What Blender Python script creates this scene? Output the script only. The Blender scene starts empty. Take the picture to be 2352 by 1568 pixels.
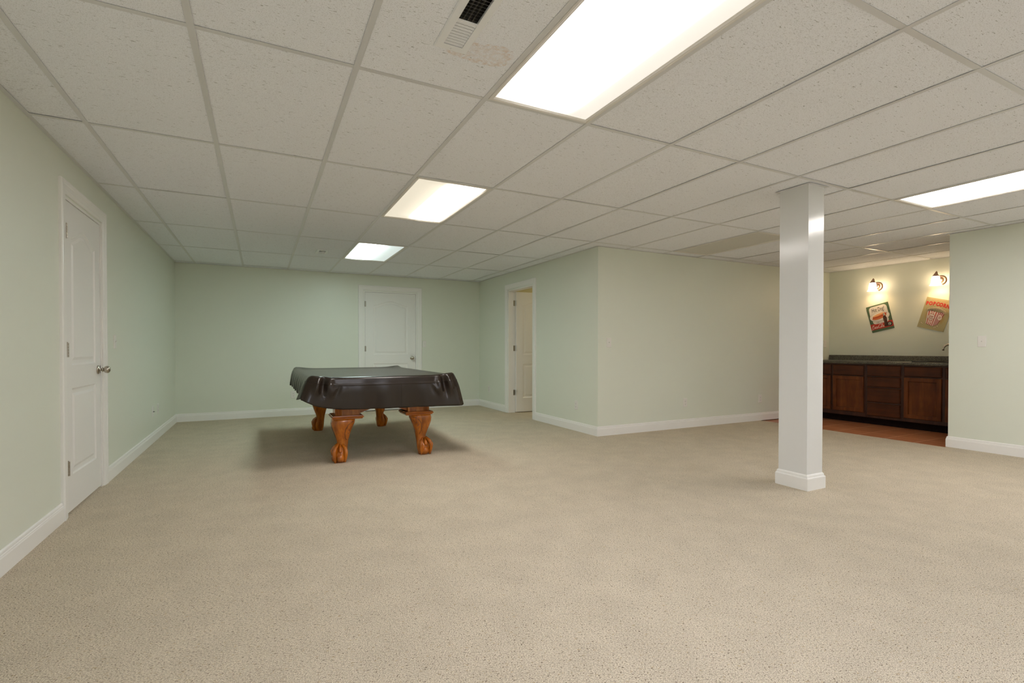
import bpy, bmesh, math, random
from mathutils import Vector, Matrix
random.seed(7)
SC = bpy.context.scene
COL = SC.collection
PI = math.pi
R = math.radians

# ------------------------------------------------------------------ camera, world, exposure
CAM = (0.8434, -2.240, 1.065)
H = 2.286                      # underside of the ceiling grid
cd = bpy.data.cameras.new('camera')
cam = bpy.data.objects.new('camera', cd)
COL.objects.link(cam)
cd.sensor_width = 36.0
cd.sensor_fit = 'HORIZONTAL'
cd.lens = 1136.93 / 2352 * 36.0
cd.shift_y = 26.84 / 2352
cd.clip_start = 0.02
cam.matrix_world = (Matrix.Translation(CAM) @ Matrix.Rotation(-0.46907, 4, 'Z')
                    @ Matrix.Rotation(PI / 2 - 0.010644, 4, 'X') @ Matrix.Rotation(0.00036, 4, 'Z'))
SC.camera = cam
w = bpy.data.worlds.new('world')
SC.world = w
w.use_nodes = True
w.node_tree.nodes['Background'].inputs[0].default_value = (0.8, 0.85, 0.9, 1)
w.node_tree.nodes['Background'].inputs[1].default_value = 0.0
SC.view_settings.view_transform = 'Standard'
SC.view_settings.look = 'None'
SC.view_settings.gamma = 1
SC.view_settings.use_curve_mapping = False
SC.view_settings.exposure = 1.05
SC.cycles.use_denoising = True
SC.cycles.max_bounces = 8
SC.cycles.diffuse_bounces = 6
SC.cycles.glossy_bounces = 3
SC.cycles.use_adaptive_sampling = True
SC.cycles.adaptive_threshold = 0.06
SC.cycles.sample_clamp_indirect = 6
SC.cycles.caustics_reflective = False
SC.cycles.caustics_refractive = False
L_WARM = (1.0, 0.95, 0.94)
L_NEUT = (0.97, 0.955, 1.03)
L_COOL = (0.76, 1.0, 0.93)
LS = 7.0                       # radiance of a lit lens over its tubes


# ------------------------------------------------------------------ mesh builder
class MB:
    def __init__(s):
        s.v, s.f, s.m, s.sm = [], [], [], []

    def add(s, vs, fs, mi=0, smooth=False):
        o = len(s.v)
        s.v += [tuple(p) for p in vs]
        for f in fs:
            s.f.append([i + o for i in f]); s.m.append(mi); s.sm.append(smooth)
        return s

    def box(s, x0, y0, z0, x1, y1, z1, mi=0):
        vs = [(x, y, z) for z in (z0, z1) for y in (y0, y1) for x in (x0, x1)]
        return s.add(vs, [(0, 2, 3, 1), (4, 5, 7, 6), (0, 1, 5, 4), (2, 6, 7, 3), (0, 4, 6, 2), (1, 3, 7, 5)], mi)

    def taper(s, x0, y0, x1, y1, z0, z1, b, mi=0):
        """slab facing -Y whose front edge is bevelled by b (x0..x1, z0..z1 at y1; front at y0)"""
        vs = [(x0, y1, z0), (x1, y1, z0), (x1, y1, z1), (x0, y1, z1),
              (x0, y0 + b, z0), (x1, y0 + b, z0), (x1, y0 + b, z1), (x0, y0 + b, z1),
              (x0 + b, y0, z0 + b), (x1 - b, y0, z0 + b), (x1 - b, y0, z1 - b), (x0 + b, y0, z1 - b)]
        fs = [(0, 3, 2, 1), (8, 9, 10, 11)]
        for i in range(4):
            j = (i + 1) % 4
            fs += [(i, j, j + 4, i + 4), (i + 4, j + 4, j + 8, i + 8)]
        return s.add(vs, fs, mi)

    def rings(s, rings, mi=0, smooth=True, cap0=True, cap1=True, closed=True):
        n = len(rings[0]); vs = [p for r in rings for p in r]; fs = []
        for k in range(len(rings) - 1):
            for i in range(n if closed else n - 1):
                j = (i + 1) % n
                fs.append((k * n + i, k * n + j, (k + 1) * n + j, (k + 1) * n + i))
        if cap0: fs.append(tuple(range(n))[::-1])
        if cap1: fs.append(tuple((len(rings) - 1) * n + i for i in range(n)))
        return s.add(vs, fs, mi, smooth)

    def lathe(s, prof, n=32, M=Matrix(), mi=0, smooth=True, caps=True):
        rg = [[M @ Vector((r * math.cos(2 * PI * i / n), r * math.sin(2 * PI * i / n), z)) for i in range(n)] for r, z in prof]
        return s.rings(rg, mi, smooth, caps, caps)

    def tube(s, pts, rad, n=10, mi=0, smooth=True, flat=1.0):
        pts = [Vector(p) for p in pts]
        if not hasattr(rad, '__len__'): rad = [rad] * len(pts)
        rg = []; up = None
        for k, p in enumerate(pts):
            d = (pts[min(k + 1, len(pts) - 1)] - pts[max(k - 1, 0)]).normalized()
            if up is None:
                up = Vector((0, 0, 1)) if abs(d.z) < .9 else Vector((1, 0, 0))
            a = d.cross(up).normalized(); b = a.cross(d).normalized(); up = b
            rg.append([p + (a * math.cos(2 * PI * i / n) + b * math.sin(2 * PI * i / n) * flat) * rad[k] for i in range(n)])
        return s.rings(rg, mi, smooth)

    def sweep(s, prof, path, mi=0):
        """moulding: prof = [(off, z)], path = XY polyline, offset to its left, mitred"""
        P = [Vector(p) for p in path]; rg = []
        for k, p in enumerate(P):
            n1 = n2 = None
            if k > 0:
                d = (P[k] - P[k - 1]).normalized(); n1 = Vector((-d.y, d.x))
            if k < len(P) - 1:
                d = (P[k + 1] - P[k]).normalized(); n2 = Vector((-d.y, d.x))
            n1 = n1 or n2; n2 = n2 or n1
            m = (n1 + n2) / (1 + n1.dot(n2))
            rg.append([(p.x + m.x * o, p.y + m.y * o, z) for o, z in prof])
        return s.rings(rg, mi, False)

    def build(s, name, mats, parent=None, loc=(0, 0, 0), rz=0, bevel=0, segs=2, recalc=True):
        me = bpy.data.meshes.new(name)
        me.from_pydata(s.v, [], s.f)
        if not isinstance(mats, (list, tuple)): mats = [mats]
        for m in mats: me.materials.append(m)
        me.polygons.foreach_set('material_index', s.m)
        me.polygons.foreach_set('use_smooth', s.sm)
        if recalc:
            bm = bmesh.new(); bm.from_mesh(me)
            bmesh.ops.recalc_face_normals(bm, faces=bm.faces)
            bm.to_mesh(me); bm.free()
        me.update()
        o = bpy.data.objects.new(name, me)
        COL.objects.link(o)
        o.location = loc; o.rotation_euler = (0, 0, rz)
        if parent: o.parent = parent
        if bevel:
            b = o.modifiers.new('bevel', 'BEVEL'); b.width = bevel; b.segments = segs; b.limit_method = 'ANGLE'
            b.angle_limit = R(40)
        return o


def tag(o, label=None, cat=None, group=None, kind=None):
    if label: o['label'] = label
    if cat: o['category'] = cat
    if group: o['group'] = group
    if kind: o['kind'] = kind
    return o


def empty(name, loc=(0, 0, 0), rz=0, **k):
    o = bpy.data.objects.new(name, None)
    COL.objects.link(o); o.location = loc; o.rotation_euler = (0, 0, rz); o.empty_display_size = .1
    return tag(o, **k)


def dup(root, loc, rz=None, **k):
    c = root.copy(); COL.objects.link(c); c.location = loc
    if rz is not None: c.rotation_euler = (0, 0, rz)
    for ch in list(root.children):
        d = ch.copy(); COL.objects.link(d); d.parent = c
        for g in list(ch.children):
            e = g.copy(); COL.objects.link(e); e.parent = d
    return tag(c, **k)


# ------------------------------------------------------------------ materials
def mat(name, col, rough=.5, metal=0, spec=.5, coat=0, emit=None, es=0):
    m = bpy.data.materials.new(name); m.use_nodes = True
    b = m.node_tree.nodes['Principled BSDF']
    b.inputs['Base Color'].default_value = (*col, 1)
    b.inputs['Roughness'].default_value = rough
    b.inputs['Metallic'].default_value = metal
    b.inputs['Specular IOR Level'].default_value = spec
    b.inputs['Coat Weight'].default_value = coat
    if emit:
        b.inputs['Emission Color'].default_value = (*emit, 1)
        b.inputs['Emission Strength'].default_value = es
    m.diffuse_color = (*col, 1)
    return m


class NT:
    def __init__(s, m):
        s.t = m.node_tree; s.b = s.t.nodes['Principled BSDF']

    def n(s, typ, **k):
        nd = s.t.nodes.new(typ)
        for a, v in k.items(): setattr(nd, a, v)
        return nd

    def l(s, a, b): s.t.links.new(a, b)

    def coord(s, scale=(1, 1, 1), rot=(0, 0, 0), out='Object'):
        tc = s.n('ShaderNodeTexCoord'); mp = s.n('ShaderNodeMapping')
        mp.inputs['Scale'].default_value = scale; mp.inputs['Rotation'].default_value = rot
        s.l(tc.outputs[out], mp.inputs['Vector']); return mp.outputs[0]

    def noise(s, vec, scale, detail=3, rough=.5, dist=0):
        nd = s.n('ShaderNodeTexNoise'); s.l(vec, nd.inputs['Vector'])
        nd.inputs['Scale'].default_value = scale; nd.inputs['Detail'].default_value = detail
        nd.inputs['Roughness'].default_value = rough; nd.inputs['Distortion'].default_value = dist
        return nd.outputs['Fac']

    def ramp(s, fac, stops):
        nd = s.n('ShaderNodeValToRGB'); s.l(fac, nd.inputs[0]); e = nd.color_ramp.elements
        while len(e) < len(stops): e.new(.5)
        for q, (p, c) in zip(e, stops):
            q.position = p; q.color = (*c, 1) if hasattr(c, '__len__') else (c, c, c, 1)
        return nd.outputs[0]

    def mix(s, fac, a, b, mode='MIX'):
        nd = s.n('ShaderNodeMix', data_type='RGBA', blend_type=mode)
        for sock, v in ((nd.inputs[0], fac), (nd.inputs[6], a), (nd.inputs[7], b)):
            if hasattr(v, 'is_linked'): s.l(v, sock)
            elif hasattr(v, '__len__'): sock.default_value = (*v, 1)
            else: sock.default_value = v
        return nd.outputs[2]

    def math(s, op, a, b=0, clamp=False):
        nd = s.n('ShaderNodeMath', operation=op, use_clamp=clamp)
        for sock, v in ((nd.inputs[0], a), (nd.inputs[1], b)):
            if hasattr(v, 'is_linked'): s.l(v, sock)
            else: sock.default_value = v
        return nd.outputs[0]

    def bump(s, h, strength=.3, dist=.002):
        nd = s.n('ShaderNodeBump'); nd.inputs['Strength'].default_value = strength
        nd.inputs['Distance'].default_value = dist
        s.l(h, nd.inputs['Height']); s.l(nd.outputs[0], s.b.inputs['Normal'])

    def color(s, c): s.l(c, s.b.inputs['Base Color'])


def painted(name, col, rough, bump=.08, scale=140, spec=.5):
    m = mat(name, col, rough, spec=spec); t = NT(m); v = t.coord()
    t.bump(t.noise(v, scale, 2), bump, .001)
    return m


M_WALL = painted('sage_wall_paint', (.755, .785, .69), .38, .10)
M_CREAM = painted('cream_wall_paint', (.80, .74, .46), .5)
M_WHITE = painted('white_trim_paint', (.88, .865, .84), .32, .03, 60)
M_DOOR = mat('white_door_paint', (.86, .845, .825), .38)
_t = NT(M_DOOR)
_t.bump(_t.noise(_t.coord((60, 60, 3)), 3, 4), .12, .001)
M_COLUMN = mat('glossy_white_column_paint', (.77, .77, .76), .16)
_t = NT(M_COLUMN)
_t.bump(_t.noise(_t.coord((25, 25, 120)), 2, 3), .06, .001)
M_GRID = mat('white_grid_metal', (.68, .68, .69), .28)
M_LAMPFRAME = mat('white_lamp_frame', (.74, .71, .66), .35)
M_REG = mat('white_register_enamel', (.86, .87, .89), .35)
M_PLATE = mat('white_plastic', (.80, .78, .74), .3)
M_SLOT = mat('dark_slot', (.03, .028, .025), .6)
M_NICKEL = mat('satin_nickel', (.52, .47, .40), .27, 1)
M_HINGE = mat('hinge_nickel', (.45, .41, .35), .35, 1)
_t = NT(M_HINGE)
_t.bump(_t.noise(_t.coord(), 90, 2), .5, .002)
M_BRONZE = mat('brushed_bronze', (.38, .24, .17), .38, .8)
M_BLACK = mat('black_print', (.02, .018, .016), .5)

# carpet
M_CARPET = mat('speckled_beige_carpet', (.52, .44, .33), .95, spec=.1)
t = NT(M_CARPET)
v1 = t.coord((1, 1.6, 1), (0, 0, R(24))); v0 = t.coord()
n_f = t.noise(v1, 185, 2, .65, .3); n_m = t.noise(v1, 92, 2, .6); n_l = t.noise(v0, 5, 1); n_o = t.noise(v1, 52, 2, .6)
base = t.mix(t.ramp(n_f, [(.36, 0.), (.60, 1.)]), (.49, .40, .29), (.86, .76, .60))
sp = t.ramp(n_m, [(.330, 1.), (.385, 0.)])
base = t.mix(t.math('MULTIPLY', sp, .85), base, (.16, .11, .06))
oc = t.ramp(n_o, [(.62, 0.), (.70, 1.)])
base = t.mix(t.math('MULTIPLY', oc, .5), base, (.52, .36, .15))
base = t.mix(1, base, t.ramp(n_l, [(.3, .95), (.7, 1.03)]), 'MULTIPLY')
t.color(base)
t.bump(t.math('ADD', n_f, t.math('MULTIPLY', n_m, .6)), .9, .008)

# terracotta floor tile, 295 mm squares
M_TILE = mat('terracotta_floor_tile', (.3, .12, .04), .35)
t = NT(M_TILE)
br = t.n('ShaderNodeTexBrick'); br.offset = 0; br.squash = 1
t.l(t.coord(), br.inputs['Vector'])
br.inputs['Scale'].default_value = 1; br.inputs['Brick Width'].default_value = .295
br.inputs['Row Height'].default_value = .295; br.inputs['Mortar Size'].default_value = .007
br.inputs['Mortar Smooth'].default_value = .1
br.inputs['Color1'].default_value = (.46, .165, .070, 1); br.inputs['Color2'].default_value = (.54, .20, .085, 1)
br.inputs['Mortar'].default_value = (.85, .50, .32, 1)
t.color(t.mix(.22, br.outputs['Color'], t.ramp(t.noise(t.coord((1, 5, 1)), 14, 4), [(.3, (.20, .075, .03)), (.7, (.42, .19, .09))])))
t.bump(br.outputs['Fac'], -.3, .003)

# ceiling tile: fissured mineral board; one tile carries the water stain beside the near register


def ceiling_tile(name, stained):
    m = mat(name, (.66, .63, .58), .92, spec=.1); t = NT(m)
    va = t.coord((1, 3.6, 1), (0, 0, R(4)))
    f1 = t.noise(va, 40, 2, .45, .35); f2 = t.noise(t.coord((1, 3.2, 1), (0, 0, R(-11))), 50, 2, .45, .2); pin = t.noise(t.coord(), 250, 0)
    g1 = t.ramp(f1, [(.275, 1.), (.31, 0.)]); g2 = t.ramp(f2, [(.265, 1.), (.305, 0.)]); g3 = t.ramp(pin, [(.33, 1.), (.42, 0.)])
    pit = t.math('MAXIMUM', t.math('MAXIMUM', g1, g2), t.math('MULTIPLY', g3, .36))
    cb = t.mix(t.math('MULTIPLY', pit, .60), (.885, .90, .95), (.28, .27, .26))
    if stained:
        gm = t.n('ShaderNodeNewGeometry'); sx = t.n('ShaderNodeSeparateXYZ'); t.l(gm.outputs['Position'], sx.inputs[0])
        dx = t.math('MULTIPLY', t.math('SUBTRACT', sx.outputs[0], 1.668), 6.6)
        dy = t.math('MULTIPLY', t.math('SUBTRACT', sx.outputs[1], -.335), 13.0)
        rr = t.math('SQRT', t.math('ADD', t.math('MULTIPLY', dx, dx), t.math('MULTIPLY', dy, dy)))
        rr = t.math('ADD', rr, t.math('MULTIPLY', t.math('SUBTRACT', t.noise(t.coord(), 11, 3), .5), 1.1))
        st = t.ramp(rr, [(.55, .45), (.90, 1.), (1.0, 0.)])
        st = t.math('MULTIPLY', st, t.ramp(t.noise(t.coord(), 60, 4, .7), [(.38, 0.), (.62, 1.)]))
        cb = t.mix(t.math('MULTIPLY', st, .55), cb, (.66, .46, .32))
    t.color(cb)
    t.bump(pit, -.5, .003)
    return m


M_CTILE = ceiling_tile('fissured_ceiling_tile', False)
M_CSTAIN = ceiling_tile('water_stained_ceiling_tile', True)


def lens_material(name, color, s_peak, s_base, tubes, tint=(1, .93, .84), ribs=False):
    """acrylic lens over two tubes running in y; a dead tube leaves its side dim"""
    m = bpy.data.materials.new(name); m.use_nodes = True
    b = m.node_tree.nodes['Principled BSDF']; t = NT(m)
    b.inputs['Base Color'].default_value = (.55, .54, .50, 1); b.inputs['Roughness'].default_value = .35
    tc = t.n('ShaderNodeTexCoord'); sp = t.n('ShaderNodeSeparateXYZ'); t.l(tc.outputs['Object'], sp.inputs[0])
    x, y = sp.outputs[0], sp.outputs[1]

    def bell(c, wd, gain):
        d = t.math('ABSOLUTE', t.math('SUBTRACT', x, c))
        r = t.n('ShaderNodeMapRange', interpolation_type='SMOOTHERSTEP'); t.l(d, r.inputs[0])
        r.inputs[1].default_value = 0; r.inputs[2].default_value = wd; r.inputs[3].default_value = gain; r.inputs[4].default_value = 0
        return r.outputs[0]
    e = 0
    for tb in tubes: e = bell(*tb) if e == 0 else t.math('ADD', e, bell(*tb))
    ry = t.n('ShaderNodeMapRange', interpolation_type='SMOOTHSTEP'); t.l(t.math('ABSOLUTE', y), ry.inputs[0])
    ry.inputs[1].default_value = .42; ry.inputs[2].default_value = .585; ry.inputs[3].default_value = 1; ry.inputs[4].default_value = .03
    e = t.math('MULTIPLY', e, ry.outputs[0])
    lo = s_base
    if ribs:
        wv = t.n('ShaderNodeTexWave', bands_direction='X'); t.l(t.coord(), wv.inputs['Vector']); wv.inputs['Scale'].default_value = 60
        lo = t.math('MULTIPLY', t.math('ADD', .90, t.math('MULTIPLY', wv.outputs['Fac'], .16)), s_base)
    e = t.math('ADD', t.math('MULTIPLY', e, s_peak), lo)
    # colour goes from the tint of the thin edge light to the tube colour
    mixc = t.mix(t.math('DIVIDE', e, s_peak, True), tint, color)
    t.l(mixc, b.inputs['Emission Color']); t.l(e, b.inputs['Emission Strength'])
    return m


def wood(name, c1, c2, c3, rough=.3, axis='z', coat=.3, sc=1):
    m = mat(name, c2, rough, coat=coat); t = NT(m)
    k = {'z': (14, 14, 1.6), 'x': (1.6, 14, 14), 'y': (14, 1.6, 14)}[axis]
    v = t.coord(tuple(q * sc for q in k))
    n1 = t.noise(v, 2.2, 5, .6, .6); n2 = t.noise(t.coord((3, 3, 3)), 2, 2)
    c = t.ramp(n1, [(.25, c1), (.52, c2), (.78, c3)])
    t.color(t.mix(1, c, t.ramp(n2, [(.3, .78), (.7, 1.15)]), 'MULTIPLY'))
    t.bump(n1, .05, .001)
    return m


M_CHERRY = wood('cherry_wood', (.20, .045, .003), (.47, .130, .007), (.62, .205, .014), .24)
M_CHERRYX = wood('cherry_wood_long', (.20, .045, .003), (.43, .115, .007), (.56, .18, .013), .26, 'x')
M_GROOVE = mat('dark_carved_groove', (.06, .012, .003), .5)
M_CAB = wood('dark_maple_stain', (.075, .018, .004), (.135, .037, .007), (.20, .060, .012), .42, 'z', .08, .5)
M_CABX = wood('dark_maple_stain_cross', (.045, .011, .003), (.080, .021, .005), (.115, .032, .008), .42, 'x', .08, .5)
for m_ in (M_CAB, M_CABX):
    m_.node_tree.nodes['Principled BSDF'].inputs['Specular IOR Level'].default_value = .28
    m_.node_tree.nodes['Principled BSDF'].inputs['Coat Weight'].default_value = 0
M_FRAME = wood('dark_maple_frame', (.026, .006, .002), (.048, .012, .004), (.075, .020, .006), .42, 'z', 0, .5)
M_CABDARK = mat('toe_kick_black', (.012, .005, .004), .8, spec=.15)
M_LAM = mat('dark_speckled_laminate', (.06, .065, .05), .3)
t = NT(M_LAM)
t.color(t.ramp(t.noise(t.coord(), 130, 3, .8), [(.32, (.028, .026, .019)), (.5, (.085, .081, .060)), (.66, (.27, .25, .19))]))
M_SINK = mat('black_sink', (.012, .011, .010), .22)

# brown vinyl
M_VINYL = mat('brown_vinyl', (.022, .014, .009), .27, spec=.42)
t = NT(M_VINYL)
t.bump(t.noise(t.coord((1, 1, .4)), 7, 0), .14, .02)

# ------------------------------------------------------------------ room shell
XL, YB, XM, YM, XR, YR, XBAR = -.252, 6.25, 4.46, 2.61, 7.46, .393, 9.08
YREAR = -4.95
TH = .12


def wall(name, segs, m=M_WALL):
    b = MB()
    for s in segs: b.box(*s)
    return tag(b.build(name, m), kind='structure')


D1 = (1.79, 2.585, 2.02)       # door 1 opening along y in the left wall: y0, y1, top
D2 = (2.375, 3.275, 2.02)      # door 2 along x in the back wall
D3 = (4.205, 5.035, 2.01)      # door 3 along y in the middle wall
wall('wall_left', [(XL - TH, YREAR, 0, XL, D1[0], H + .2), (XL - TH, D1[1], 0, XL, YB, H + .2), (XL - TH, D1[0], D1[2], XL, D1[1], H + .2)])
wall('wall_back', [(XL - TH, YB, 0, D2[0], YB + TH, H + .2), (D2[1], YB, 0, XM + TH, YB + TH, H + .2), (D2[0], YB, D2[2], D2[1], YB + TH, H + .2)])
wall('wall_middle', [(XM, YM + TH, 0, XM + TH, D3[0], H + .2), (XM, D3[1], 0, XM + TH, YB, H + .2), (XM, D3[0], D3[2], XM + TH, D3[1], H + .2)])
wall('wall_far', [(XM, YM, 0, XBAR + TH, YM + TH, H + .2)])
wall('wall_bar', [(XBAR, -.20, 0, XBAR + TH, YM, H + .2)])
wall('wall_right', [(XR, YREAR, 0, XR + TH, YR, H + .2), (XR + TH, -.20, 0, XBAR + TH, -.08, H + .2)])
wall('wall_rear', [(XL - TH, YREAR - TH, 0, XR + TH, YREAR, H + .2)])
# small side room beyond the open door
wall('wall_side_room', [(XM + TH, 5.22, 0, 6.9, 5.30, H + .2), (6.9, YM + TH, 0, 6.98, 5.30, H + .2)], M_CREAM)
b = MB(); b.box(XM + TH, YM + TH, 2.25, 6.9, 5.22, 2.30)
tag(b.build('ceiling', M_CREAM), kind='structure')

# carpet with a slightly ragged cut edge where it meets the tile
b = MB()
XC = 7.40
pts = [(XL, YREAR)]
n = 260
edge = []
y = YREAR
for i in range(n + 1):
    yy = YR + (YM - YR) * i / n
    edge.append((XC + random.uniform(-.004, .004) + .003 * math.sin(yy * 9), yy))
outline = [(XL - TH, YREAR), (XR, YREAR), (XR, YR)] + edge + [(XM, YM), (XM, D3[0]), (XM + TH + 2.2, D3[0]), (XM + TH + 2.2, 5.22),
           (XM + TH, 5.22), (XM + TH, D3[1]), (XM, D3[1]), (XM, YB + TH), (XL - TH, YB + TH)]
nn = len(outline)
b.add([(x, y, 0) for x, y in outline] + [(x, y, -.014) for x, y in outline],
      [tuple(range(nn))] + [(i, (i + 1) % nn, nn + (i + 1) % nn, nn + i) for i in range(nn)])
tag(b.build('floor', M_CARPET, recalc=False), kind='structure')
b = MB(); b.box(XC - .05, -.08, -.03, XBAR, YM, -.010)
o = b.build('floor_tile', M_TILE, loc=(0, 0, 0))
o.data.transform(Matrix.Translation((-7.46, -.120, 0))); o.location = (7.46, .120, 0)
tag(o, kind='structure')

# ------------------------------------------------------------------ ceiling
S2, S4 = .6096, 1.2192
LAMPS = {(3, -1), (3, 1), (3, 3), (9, -1), (9, 1), (3, -3), (9, -3)}
b = MB(); g = MB()


def ctile(x0, y0, x1, y1, k):
    lift = random.choice([.0012, .0012, .0015, .002, .0035])
    zs = [H + lift + random.uniform(0, .0016) for _ in range(4)]
    e = .003
    hole = {(2, -1): (1.492, -.664, 1.582, -.341), (2, 3): (1.494, 4.366, 1.582, 4.564)}.get(k)
    if hole:
        hx0, hy0, hx1, hy1 = hole; z = H + .0015
        for q in ((x0 + e, y0 + e, hx0, y1 - e), (hx1, y0 + e, x1 - e, y1 - e), (hx0, y0 + e, hx1, hy0), (hx0, hy1, hx1, y1 - e)):
            b.box(q[0], q[1], z, q[2], q[3], z + .015, 1 if k == (2, -1) else 0)
        return
    vs = [(x0 + e, y0 + e, zs[0]), (x1 - e, y0 + e, zs[1]), (x1 - e, y1 - e, zs[2]), (x0 + e, y1 - e, zs[3])]
    vs += [(p[0], p[1], p[2] + .015) for p in vs]
    b.add(vs, [(0, 3, 2, 1), (4, 5, 6, 7), (0, 1, 5, 4), (1, 2, 6, 5), (2, 3, 7, 6), (3, 0, 4, 7)])


def spans(x0, x1, y0, y1):
    """pieces of a grid cell that lie inside the L-shaped room"""
    out = []
    for xa, xb, ya, yb in ((XL, XM, YREAR, YB), (XM, XR, YREAR, YM), (XR, XBAR, -.08, YM)):
        a0, a1, c0, c1 = max(x0, xa), min(x1, xb), max(y0, ya), min(y1, yb)
        if a1 - a0 > .01 and c1 - c0 > .01: out.append([a0, c0, a1, c1])
    k = 1
    while k < len(out):                    # rejoin pieces of equal depth
        p, q = out[k - 1], out[k]
        if abs(p[1] - q[1]) < 1e-6 and abs(p[3] - q[3]) < 1e-6: p[2] = q[2]; out.pop(k)
        else: k += 1
    return out


for i in range(-1, 15):
    for j in range(-5, 6):
        if (i, j) in LAMPS: continue
        for p in spans(i * S2, (i + 1) * S2, j * S4, (j + 1) * S4): ctile(*p, (i, j))
for i in range(0, 15):
    x = i * S2
    ya, yb = (YREAR, YB) if x < XM else ((YREAR, YM) if x < XR else (-.08, YM))
    g.box(x - .0125, ya, H - .001, x + .0125, yb, H); g.box(x - .001, ya, H, x + .001, yb, H + .03)
for j in range(-4, 6):
    y = j * S4
    xb = XR if y < -.08 else (XBAR if y < YM else XM)
    g.box(XL, y - .0125, H - .0004, xb, y + .0125, H + .0006); g.box(XL, y - .001, H + .0006, xb, y + .001, H + .03)
ceil = tag(b.build('ceiling', [M_CTILE, M_CSTAIN]), kind='structure')
# wall angle round the room
ang = [(0, H - .001), (.022, H - .001), (.022, H + .001), (.002, H + .001), (.002, H + .02), (0, H + .02)]
g.sweep([(o, z) for o, z in ang], [(XL, YB), (XL, YREAR)])
g.sweep(ang, [(XR, YREAR), (XR, YR), (XR + TH, YR), (XR + TH, -.08)])
g.sweep(ang, [(XBAR, -.08), (XBAR, YM), (XM, YM), (XM, YB), (XL, YB)])
gr = g.build('ceiling_grid', M_GRID, ceil)
b = MB(); b.box(XL - TH, YREAR - TH, H + .205, XBAR + TH, YB + TH, H + .30)
tag(b.build('floor_slab_above', M_SLOT, ceil))

# ------------------------------------------------------------------ baseboards
BB = [(0, 0), (.015, 0), (.015, .083), (.0125, .089), (.0125, .094), (.009, .097), (.0095, .104), (.008, .110), (.003, .114), (0, .115)]


def base(name, path):
    b = MB(); b.sweep([(o, z) for o, z in BB], path)
    return tag(b.build(name, M_WHITE), kind='structure')


CW = .085
base('baseboard_left', [(XL, D1[0] - CW), (XL, YREAR)][::-1][::-1])
base('baseboard_left', [(XL, YB), (XL, D1[1] + CW)])
base('baseboard_back', [(D2[0] - CW, YB), (XL, YB)])
base('baseboard_back', [(XM, YB), (D2[1] + CW, YB)])
base('baseboard_middle', [(XM, D3[1] + CW), (XM, YB)])
base('baseboard_middle', [(7.9, YM), (XM, YM), (XM, D3[0] - CW)])
base('baseboard_right', [(XR, YREAR), (XR, YR), (XR + TH, YR), (XR + TH, -.08)])
base('baseboard_rear', [(XL, YREAR), (XR, YREAR)])


# ------------------------------------------------------------------ doors
def offset_poly(P, d):
    """inward offset of a CCW polygon (list of (x,z))"""
    n = len(P); out = []
    for i in range(n):
        a, p, c = Vector(P[i - 1]), Vector(P[i]), Vector(P[(i + 1) % n])
        d1 = (p - a).normalized(); d2 = (c - p).normalized()
        n1 = Vector((-d1.y, d1.x)); n2 = Vector((-d2.y, d2.x))
        m = (n1 + n2) / (1 + n1.dot(n2)); out.append((p.x + m.x * d, p.y + m.y * d))
    return out


def door_leaf(wd, ht, th, both=True):
    """two moulded panels, the upper one with a cambered top; faces -Y and +Y"""
    z0 = .012
    sx = .125 * wd / .8
    lower = [(sx, .24), (wd - sx, .24), (wd - sx, .80), (sx, .80)]
    top = []
    zt, rise = ht - .215, .075
    n = 18
    for i in range(n + 1):
        u = i / n
        c = (math.cos((u - .5) * 2 * PI) + 1) / 2
        s_ = c ** .9 if c > 0 else 0
        top.append((wd - sx - (wd - 2 * sx) * u, zt + rise * s_))
    upper = [(sx, .95), (wd - sx, .95)] + top
    verts, faces = [], []
    bm = bmesh.new()
    for side in (0, 1):
        y = 0 if side == 0 else th
        sg = 1 if side == 0 else -1
        outer = [bm.verts.new((x, y, z)) for x, z in ((0, z0), (wd, z0), (wd, ht), (0, ht))]
        es = [bm.edges.new((outer[i], outer[(i + 1) % 4])) for i in range(4)]
        loops = []
        for P in (lower, upper):
            lv = [bm.verts.new((x, y, z)) for x, z in P]
            es += [bm.edges.new((lv[i], lv[(i + 1) % len(lv)])) for i in range(len(lv))]
            loops.append((P, lv))
        bmesh.ops.triangle_fill(bm, edges=es, use_beauty=True)
        for P, lv in loops:
            prev = lv
            for d, dep in ((.010, .007), (.020, .0085), (.034, .0085), (.052, .002)):
                Q = offset_poly(P, d)
                cur = [bm.verts.new((x, y + sg * dep, z)) for x, z in Q]
                k = len(cur)
                for i in range(k):
                    bm.faces.new((prev[i], prev[(i + 1) % k], cur[(i + 1) % k], cur[i]))
                prev = cur
            bm.faces.new(prev)
        if side == 0: o0 = outer
        else:
            for i in range(4): bm.faces.new((o0[i], o0[(i + 1) % 4], outer[(i + 1) % 4], outer[i]))
    bmesh.ops.recalc_face_normals(bm, faces=bm.faces)
    me = bpy.data.meshes.new('door_leaf'); bm.to_mesh(me); bm.free()
    me.materials.append(M_DOOR)
    return me


CAS = [(0, 0), (0, .009), (.006, .012), (.018, .012), (.024, .015), (.052, .016), (.058, .019), (.074, .020), (.082, .018), (.085, .012), (.085, 0)]


def casing(b, x0, x1, zt, y=0, sg=-1):
    rg = []
    P = [(x0, 0, -1, 0), (x0, zt, -1, 1), (x1, zt, 1, 1), (x1, 0, 1, 0)]
    for x, z, sx, sz in P:
        rg.append([(x + sx * (o + .006), y + sg * d, z + sz * (o + .006)) for o, d in CAS])
    b.rings(rg, smooth=False)


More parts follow.
